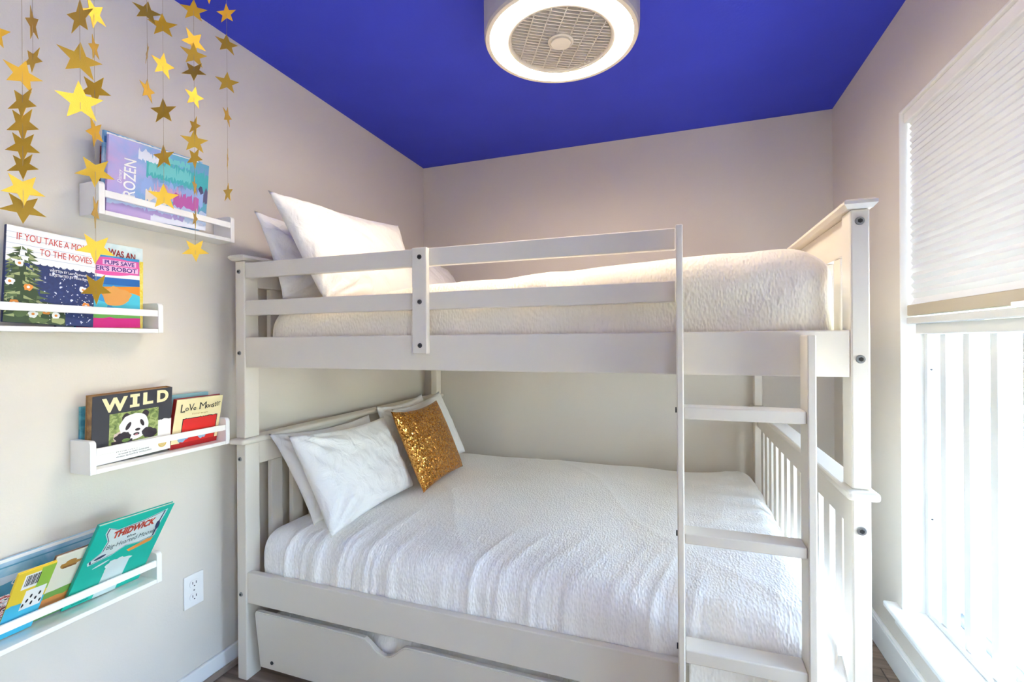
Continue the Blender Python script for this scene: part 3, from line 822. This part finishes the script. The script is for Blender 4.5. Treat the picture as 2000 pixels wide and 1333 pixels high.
b5, f5 = book('picture_book', 'large picture book with red hand-lettered movie title over a starry navy scene', .071, -2.185, zs + .0105, w_, h_, .011, -.03, -.05,
     ramp_mat('print_night', [(.0, rgb(26, 40, 92)), (.60, rgb(32, 52, 108)), (.70, rgb(40, 62, 120)), (.76, rgb(225, 230, 240))], 120, detail=0, distort=0), spine=NAVY)
LINE = solid('ruled_line', 176, 186, 204); TREE = solid('fir', 92, 112, 70); TREE2 = solid('fir_light', 164, 172, 120); TREE3 = solid('fir_dark', 58, 78, 52); OR2 = solid('lantern', 232, 146, 66)
sh = [(rect(0, .645, 1, 1), WHITE)]
for k in range(5): sh.append((rect(0, .70 + .058 * k, 1, .7035 + .058 * k), LINE))
for k in range(14): sh.append((ell(.02 + .075 * k, .645, .036, .016, 12), WHITE))
random.seed(3)
sh += [([(-.0, .0), (.40, .0), (.36, .30), (.24, .52), (.17, .66), (.12, .70), (.06, .52), (0, .40)], TREE3), (jag(0, .66, .22, .05, 16, 0, 4), TREE3)]
for k in range(150):
    y_ = random.uniform(.02, .80); half = .34 * (1 - (y_ / .86)) + .03
    x_ = .16 + random.uniform(-half, half)
    a = random.uniform(-.6, .6) + (PI if x_ < .16 else 0)
    Lh = .16 * (1 - y_ * .7)
    dx, dy = math.cos(a), -abs(math.sin(a)) * .6
    sh.append(([(x_, y_ + .018), (x_ + Lh * dx, y_ + Lh * dy), (x_, y_ - .018)], (TREE, TREE2, TREE3)[k % 3]))
for k in range(16):
    x_, y_ = random.uniform(.0, .62), random.uniform(.02, .22)
    sh.append((ell(x_, y_, .075, .035, 10, wob=.5, seed=k), (TREE, TREE2, TREE3)[k % 3]))
for x_, y_, c in ((.24, .38, OR2), (.10, .20, OR2), (.30, .10, WHITE), (.44, .14, OR2), (.14, .62, WHITE), (.05, .42, WHITE), (.55, .10, WHITE), (.36, .18, WHITE), (.86, .42, WHITE), (.90, .24, OR2)):
    sh.append((ell(x_, y_, .048, .036, 14, wob=.4, seed=x_ * 9), c)); sh.append((ell(x_, y_, .018, .014, 8), OR2 if c is WHITE else WHITE))
for k in range(60):
    x_, y_ = random.uniform(.42, .99), random.uniform(.03, .58)
    sh.append((ell(x_, y_, .0055, .0045, 6), WHITE))
prints(f5, w_, h_, sh, x0=.0001)
RHAND = solid('red_hand', 206, 66, 56)
text(f5, w_, h_, 'IF YOU TAKE A MOUSE', .10, .862, .97, .935, RHAND, x=.0008)
text(f5, w_, h_, 'TO THE MOVIES', .345, .735, .955, .805, RHAND, x=.0008)
text(f5, w_, h_, 'WRITTEN BY Laura Numeroff', .46, .575, .90, .603, WHITE, bold=.01, x=.0008)
text(f5, w_, h_, 'ILLUSTRATED BY Felicia Bond', .46, .530, .92, .558, WHITE, bold=.01, x=.0008)

# ---- third ledge
zs = .870 + .0135
TEALB = ramp_mat('print_tealbook', [(.4, rgb(62, 128, 140)), (.6, rgb(96, 168, 178))], 40)
b6, f6 = book('picture_book', 'teal book behind the panda book, its left edge showing', .016, -1.9975, zs, .20, .175, .010, .02, 0, TEALB)
book('picture_book', 'pale aqua book with a thin top edge behind the cream book', .020, -1.745, zs, .135, .180, .010, .03, 0, solid('aqua', 150, 198, 206))
w_, h_ = .224, .207
CHAR = solid('charcoal', 58, 58, 66)
b7, f7 = book('panda_book', 'thick black and white book with a panda photo and big cream word', .048, -1.990, zs, w_, h_, .031, .120, .035, CHAR, spine=solid('tan_edge', 150, 112, 70), spine_side='R', group=None, pages=ramp_mat('page_gold', [(.35, rgb(120, 84, 48)), (.6, rgb(176, 136, 84))], 30))
FOL = ramp_mat('print_foliage', [(.3, rgb(70, 92, 48)), (.5, rgb(136, 152, 84)), (.62, rgb(176, 186, 120)), (.75, rgb(84, 104, 60))], 70)
PB = solid('panda_black', 52, 42, 50); PW = solid('panda_white', 236, 232, 232); PT = solid('panda_shadow', 206, 184, 172)
prints(f7, w_, h_, [
    (jag(.76, 1, .50, .03, 14, 0, 4), WHITE), (jag(0.04, .30, .20, .07, 14, 0, 2), WHITE), (rect(.20, 0, 1, .275), WHITE), (rect(.05, 0, .4, .12), WHITE),
    (rect(.195, .255, .815, .715), FOL),
    (ell(.40, .62, .055, .075, wob=.2), PB), (ell(.64, .645, .045, .06, wob=.2), PB),
    (ell(.345, .35, .10, .09, wob=.3, seed=3), PT), (ell(.50, .475, .185, .200, wob=.10, seed=1), PW), (ell(.56, .40, .12, .10), PW),
    (ell(.425, .495, .026, .062, rot=-.45), PB), (ell(.60, .515, .022, .056, rot=.35), PB),
    (ell(.545, .42, .034, .020), PB), (ell(.53, .355, .040, .022), PB), (ell(.53, .345, .022, .012), solid('tongue', 190, 120, 130)),
    (ell(.36, .335, .10, .085, wob=.3, seed=6), PB), (ell(.70, .34, .11, .075, rot=-.4, wob=.3, seed=8), PB), (rect(.225, .257, .48, .30), PB), (ell(.40, .29, .05, .026), solid('leafgreen', 120, 150, 80)),
    (rect(.20, .22, .82, .2545), WHITE),
    (ell(.885, .112, .058, .060), solid('gold_seal', 214, 180, 104)), (ell(.885, .112, .040, .042), solid('gold_seal2', 232, 206, 142))])
SEAL = solid('seal_text', 160, 120, 60)
for k in range(4): text(f7, w_, h_, 'PHOTICULAR'[:7 - abs(k - 1)], .853, .135 - .018 * k, .917, .146 - .018 * k, SEAL, x=.0009)
text(f7, w_, h_, 'W', .10, .745, .405, .955, CREAM, bold=.045); text(f7, w_, h_, 'I', .468, .775, .525, .960, CREAM)
prints(f7, w_, h_, [(rect(.435, .770, .555, .812), CREAM), (rect(.435, .925, .555, .968), CREAM)], x0=.0006)
text(f7, w_, h_, 'L', .60, .785, .735, .970, CREAM, bold=.05); text(f7, w_, h_, 'D', .785, .785, .945, .975, CREAM, bold=.05)
GREY = solid('dark_grey', 70, 74, 84)
text(f7, w_, h_, 'A PHOTICULAR BOOK', .285, .130, .755, .163, GREY, bold=.02)
text(f7, w_, h_, 'Created by DAN KAINEN', .315, .084, .700, .108, GREY, bold=.012)
text(f7, w_, h_, 'Written by KATHY WOLLARD', .285, .044, .735, .070, GREY, bold=.012)
w_, h_ = .167, .172
b8, f8 = book('picture_book', 'cream book with black quirky title and red lower picture, red spine', .045, -1.7635, zs, w_, h_, .018, .215, 0, CREAM, spine=solid('spine_red', 150, 32, 30))
BR = solid('bright_red', 222, 48, 44)
prints(f8, w_, h_, [(jag(.17, .93, .60, .02, 30, .06, 3), BLACK), (jag(.185, .915, .585, .02, 30, .075, 3), BR), (rect(0, 0, 1, .10), solid('dark_red2', 176, 34, 36)),
    (ell(.24, .20, .12, .07, rot=.4, wob=.3), solid('pale_blue', 150, 186, 214)), (ell(.64, .20, .09, .07, wob=.3), solid('pale_blue', 150, 186, 214))])
text(f8, w_, h_, 'L', .10, .735, .19, .90, BLACK, bold=.0); text(f8, w_, h_, 'o', .195, .755, .26, .825, BLACK, bold=.01); text(f8, w_, h_, 'V', .26, .745, .37, .895, BLACK); text(f8, w_, h_, 'e', .36, .755, .42, .815, BLACK, bold=.01)
text(f8, w_, h_, 'M', .49, .755, .635, .900, BLACK); text(f8, w_, h_, 'o', .635, .765, .705, .835, BLACK, bold=.015); text(f8, w_, h_, 'n', .71, .765, .765, .825, BLACK, bold=.01); text(f8, w_, h_, 's', .77, .755, .82, .84, BLACK, bold=.01)
text(f8, w_, h_, 't', .825, .77, .865, .87, BLACK, bold=.01); text(f8, w_, h_, 'er', .87, .78, .955, .87, BLACK, bold=.0)
text(f8, w_, h_, 'Rachel Bright', .35, .655, .70, .69, solid('ochre', 180, 140, 80))

# ---- lowest ledge: books leaning out over the front rail
zs = .481 + .0135
w_, h_ = .30, .196
b9, f9 = book('picture_book', 'wide pale blue book with white clouds lying back behind the lowest row', .0105, -2.238, zs, w_, h_, .008, .06, .015,
     ramp_mat('print_cloud', [(.25, rgb(52, 132, 180)), (.45, rgb(96, 172, 208)), (.6, rgb(160, 200, 224)), (.75, rgb(206, 222, 236))], 18, grad=(2, 3.2, -.22, .5)))
prints(f9, w_, h_, [(rect(0, .955, 1, 1), WHITE), (ell(.25, .72, .40, .05, wob=.4), solid('mist', 196, 214, 232)), (ell(.72, .64, .34, .045, wob=.5, seed=2), solid('mist', 196, 214, 232)), (rect(0, .88, 1, .90), solid('seablue', 96, 160, 196))])
text(f9, w_, h_, 'Goodnight', .30, .60, .72, .70, solid('script', 224, 236, 244), shear=.3)
XB = .036
def out_book(label, yb, w__, h__, t, cover, lean=.55, roll=0, spine=None, x=XB):
    return book('picture_book', label, x, yb, zs + (.012 if True else 0) * 0 + t * math.sin(lean), w__, h__, t, lean, roll, cover, spine)
w_, h_ = .07, .20
b10, f10 = out_book('small dark book spotted white and red, leftmost on the lowest ledge', -2.2415, .045, .16, .006, ramp_mat('print_spots', [(.42, rgb(30, 30, 36)), (.5, rgb(236, 232, 230)), (.58, rgb(190, 60, 50)), (.66, rgb(40, 40, 44))], 90), x=.038)
w_, h_ = .075, .222
b11, f11 = out_book('narrow yellow and sky blue book with a barcode on the lowest ledge', -2.194, w_, h_, .006, solid('yellow2', 240, 206, 60), x=.036)
sh = [(jag(0, 1, .50, .05, 8, 0, 2), solid('sky2', 70, 186, 220)), (rect(.22, .72, .70, .94), WHITE), (rect(.62, .60, 1, .98), solid('lime', 150, 190, 70)), (rect(.40, .38, .95, .68), WHITE)]
for k in range(9): sh.append((rect(.27 + .042 * k, .76, .29 + .042 * k + (.01 if k % 3 else 0), .92), BLACK))
for k in range(7): sh.append((ell(.45 + .075 * k, .45 + .06 * (k % 3), .032, .03, 10, wob=.4, seed=k), BLACK))
prints(f11, w_, h_, sh)
w_, h_ = .15, .226
b12, f12 = out_book('cream book with green and orange hills between the yellow and the teal book', -2.115, w_, h_, .009, solid('ivory', 232, 226, 208), lean=.555, spine=solid('brown_spine', 120, 84, 64), x=.0215)
prints(f12, w_, h_, [(jag(0, 1, .44, .03, 12, 0, 3), solid('meadow', 120, 166, 76)), (jag(0, 1, .34, .04, 12, 0, 7), solid('orange_field', 226, 142, 70)), (rect(0, 0, 1, .14), solid('green2', 96, 150, 90)),
    (ell(.26, .82, .15, .045, wob=.5, seed=3), solid('bronze', 176, 128, 60)), (rect(.16, .77, .36, .80), solid('bronze2', 138, 92, 50)), (ell(.26, .86, .08, .03), solid('bronze', 176, 128, 60))])
w_, h_ = .199, .300
TQ = solid('turquoise', 18, 184, 164)
b13, f13 = out_book('teal picture book leaning far out at the right of the lowest ledge', -2.055, w_, h_, .010, TQ, lean=.56, roll=-.012, spine=solid('turquoise_dark', 22, 166, 150))
PK = solid('pale_mint', 214, 226, 226); DN = solid('dusk_navy', 50, 60, 96); MRED = solid('brick_red', 188, 62, 40); DTE = solid('ink_teal', 24, 70, 76)
cl = [(.16, .93), (.30, .87), (.62, .89), (.90, .94), (.88, .80), (.82, .70), (.88, .62), (.70, .60), (.50, .62), (.36, .56), (.22, .54), (.10, .52), (.08, .56), (.20, .64), (.22, .76), (.15, .86)]
def grow(p, s):
    ca_ = sum(a for a, b in p) / len(p); cb_ = sum(b for a, b in p) / len(p)
    return [(ca_ + (a - ca_) * s, cb_ + (b - cb_) * s) for a, b in p]
prints(f13, w_, h_, [(grow(cl, 1.06), PK), (grow(cl, 1.01), DN), (grow(cl, .96), PK),
    (ell(.20, .575, .07, .018, rot=.2), DN), (ell(.875, .76, .03, .06, rot=.3), DN),
    ([(.55, .545), (.80, .60), (.90, .60), (.88, .555), (.60, .51)], OR2),
    (jag(.36, .66, .40, .05, 16, 0, 4), PK), (ell(.50, .40, .16, .07, wob=.5, seed=2), PK), (ell(.26, .47, .10, .012, rot=.25), PK), (rect(.10, .03, .30, .038), DTE)])
text(f13, w_, h_, 'THIDWICK', .25, .775, .80, .865, MRED, bold=.05, skew=.02)
text(f13, w_, h_, 'the', .46, .725, .58, .760, DTE, bold=.01)
text(f13, w_, h_, 'Big-Hearted Moose', .235, .632, .86, .705, DTE, skew=.02)

# ------------------------------------------------------------------ hanging star garlands
GARLANDS=[
 (0.554,-2.399,[
  (0.554,-2.399,1.774, 0.49,-0.14,0.86, 0.81,0.44,-0.39, 0.0265),
 ]),
 (0.226,-2.196,[
  (0.233,-2.193,1.993, 0.40,-0.29,0.87, 0.68,0.73,-0.07, 0.0383),
  (0.220,-2.198,1.910, 0.56,0.14,0.82, 0.12,-0.99,0.08, 0.0327),
 ]),
 (0.570,-2.372,[
  (0.560,-2.375,1.713, 0.02,0.18,0.98, 1.00,-0.01,-0.01, 0.0287),
  (0.570,-2.372,1.665, 0.55,0.18,0.82, 0.23,-0.97,0.06, 0.0301),
  (0.573,-2.371,1.627, 0.58,0.15,0.80, 0.28,-0.96,-0.03, 0.0316),
  (0.570,-2.372,1.588, 0.57,0.27,0.77, 0.47,-0.88,-0.04, 0.0284),
  (0.573,-2.371,1.554, 0.40,0.32,0.86, 0.46,-0.88,0.12, 0.0256),
  (0.569,-2.372,1.514, 0.21,0.51,0.84, 0.94,-0.34,-0.03, 0.0292),
  (0.571,-2.372,1.480, -0.04,0.67,0.74, 0.91,-0.29,0.30, 0.0308),
 ]),
 (0.749,-2.383,[
  (0.751,-2.382,1.765, -0.00,0.01,1.00, 0.11,-0.99,0.01, 0.0292),
  (0.749,-2.383,1.696, -0.04,0.04,1.00, 0.99,-0.16,0.05, 0.0303),
  (0.749,-2.383,1.629, 0.26,-0.22,0.94, 0.92,-0.23,-0.31, 0.0314),
 ]),
 (0.619,-2.291,[
  (0.624,-2.289,1.862, 0.27,-0.56,0.78, 0.95,0.30,-0.12, 0.0274),
  (0.619,-2.291,1.797, 0.35,-0.34,0.87, 0.76,0.64,-0.06, 0.0233),
  (0.621,-2.290,1.719, 0.56,0.21,0.80, 0.47,-0.88,-0.10, 0.0286),
  (0.619,-2.291,1.639, -0.26,0.53,0.81, 0.84,0.53,-0.08, 0.0274),
  (0.619,-2.291,1.565, 0.60,0.36,0.71, 0.80,-0.28,-0.54, 0.0305),
  (0.620,-2.291,1.490, -0.38,0.36,0.85, 0.64,0.77,-0.04, 0.0311),
  (0.618,-2.292,1.421, 0.20,0.58,0.79, 0.96,-0.26,-0.04, 0.0300),
  (0.613,-2.293,1.346, 0.57,0.16,0.81, 0.30,-0.95,-0.02, 0.0311),
 ]),
 (0.479,-2.107,[
  (0.480,-2.107,2.020, -0.11,0.17,0.98, 0.87,-0.45,0.18, 0.0297),
  (0.478,-2.107,1.923, 0.07,0.03,1.00, -0.43,-0.90,0.06, 0.0238),
  (0.478,-2.107,1.836, -0.05,0.03,1.00, 0.91,0.41,0.03, 0.0280),
 ]),
 (0.411,-2.025,[
  (0.413,-2.024,2.055, 0.72,-0.53,0.45, 0.48,-0.09,-0.87, 0.0336),
  (0.410,-2.025,1.953, 0.09,0.01,1.00, 1.00,0.04,-0.09, 0.0326),
  (0.411,-2.025,1.836, -0.07,0.02,1.00, 0.34,-0.94,0.05, 0.0348),
  (0.412,-2.025,1.719, -0.06,0.02,1.00, 0.20,-0.98,0.03, 0.0320),
  (0.410,-2.025,1.616, 0.06,-0.08,0.99, 0.84,-0.54,-0.09, 0.0340),
 ]),
 (0.505,-2.013,[
  (0.511,-2.011,2.079, 0.75,-0.54,0.39, 0.42,-0.07,-0.91, 0.0311),
  (0.503,-2.014,2.001, 0.16,0.50,0.85, 0.99,-0.09,-0.13, 0.0320),
  (0.508,-2.012,1.967, 0.01,-0.02,1.00, 0.92,-0.40,-0.02, 0.0307),
  (0.505,-2.013,1.927, 0.36,0.44,0.82, 0.52,-0.82,0.21, 0.0293),
  (0.506,-2.013,1.861, 0.18,0.01,0.98, 0.98,0.02,-0.18, 0.0269),
  (0.505,-2.013,1.788, 0.44,-0.08,0.89, -0.10,-0.99,-0.04, 0.0251),
  (0.508,-2.012,1.749, -0.02,-0.01,1.00, 0.81,-0.58,0.01, 0.0311),
  (0.502,-2.014,1.708, 0.58,-0.00,0.82, 0.02,-1.00,-0.02, 0.0281),
  (0.503,-2.014,1.636, 0.08,-0.14,0.99, 0.75,0.66,0.03, 0.0263),
  (0.501,-2.014,1.555, 0.46,-0.21,0.86, -0.40,-0.92,-0.01, 0.0251),
  (0.500,-2.015,1.476, 0.50,0.29,0.82, 0.84,-0.38,-0.38, 0.0308),
 ]),
 (0.385,-1.822,[
  (0.389,-1.820,2.225, 0.68,-0.61,0.42, 0.63,0.18,-0.75, 0.0311),
  (0.386,-1.822,2.134, -0.09,0.05,0.99, 0.92,-0.38,0.10, 0.0329),
  (0.385,-1.822,2.019, 0.04,0.01,1.00, 0.74,-0.67,-0.02, 0.0326),
  (0.383,-1.823,1.919, -0.11,0.15,0.98, 0.89,0.45,0.03, 0.0303),
  (0.383,-1.823,1.789, 0.40,-0.30,0.87, -0.59,-0.81,-0.00, 0.0329),
  (0.385,-1.822,1.690, 0.12,-0.06,0.99, -0.24,-0.97,-0.02, 0.0294),
 ]),
 (0.476,-1.949,[
  (0.476,-1.949,2.176, 0.72,0.04,0.69, 0.68,0.19,-0.71, 0.0291),
 ]),
]

GL = ['gold star garland at the left edge of the picture with one large pale star',
      'gold star garland with a narrow star above a small dark tilted one',
      'gold star garland with a dense column of overlapping stars, lowest two bright yellow',
      'gold star garland with three big stars, one dark above two bright ones',
      'gold star garland over the left end of the top ledge and the movie book',
      'gold star garland with three small stars, the middle one seen edge on',
      'gold star garland with five stars hanging in front of the lavender icy book',
      'longest gold star garland, hanging across the right end of the top ledge',
      'gold star garland nearest the bunk bed, with six small well spaced stars',
      'gold star garland of which only a lowest star shows against the blue ceiling']
for gi, (gx, gy, stars) in enumerate(GARLANDS):
    g = thing('star_garland', GL[gi], 'garland', (gx, gy, H), 'gold star garlands hanging from the ceiling')
    zl = min(s[2] - s[9] for s in stars) + .02
    bm = bmesh.new(); add_cyl(bm, (gx, gy, (H + zl) / 2), (0, 0, 1), .0004, H - zl, 5)
    obj('thread', bm, M_THREAD, g, off=g.location[:])
    for (sx, sy, sz, ux, uy, uz, nx, ny, nz, R_) in stars:
        nn = Vector((nx, ny, nz)).normalized(); up = Vector((ux, uy, uz)); up = (up - nn * up.dot(nn)).normalized(); sd_ = up.cross(nn)
        bm = bmesh.new(); pts = []
        for k in range(10):
            r_ = R_ * (1 if k % 2 == 0 else .42); a = PI / 2 + k * PI / 5
            pts.append(Vector((gx, gy, sz)) + sd_ * (r_ * math.cos(a)) + up * (r_ * math.sin(a)) - nn * .0003)
        add_prism(bm, pts, nn * .0006)
        obj('star', bm, M_STAR, g, off=g.location[:])
for o in bpy.data.objects:
    for k in ('_w', '_h'):
        if k in o: del o[k]
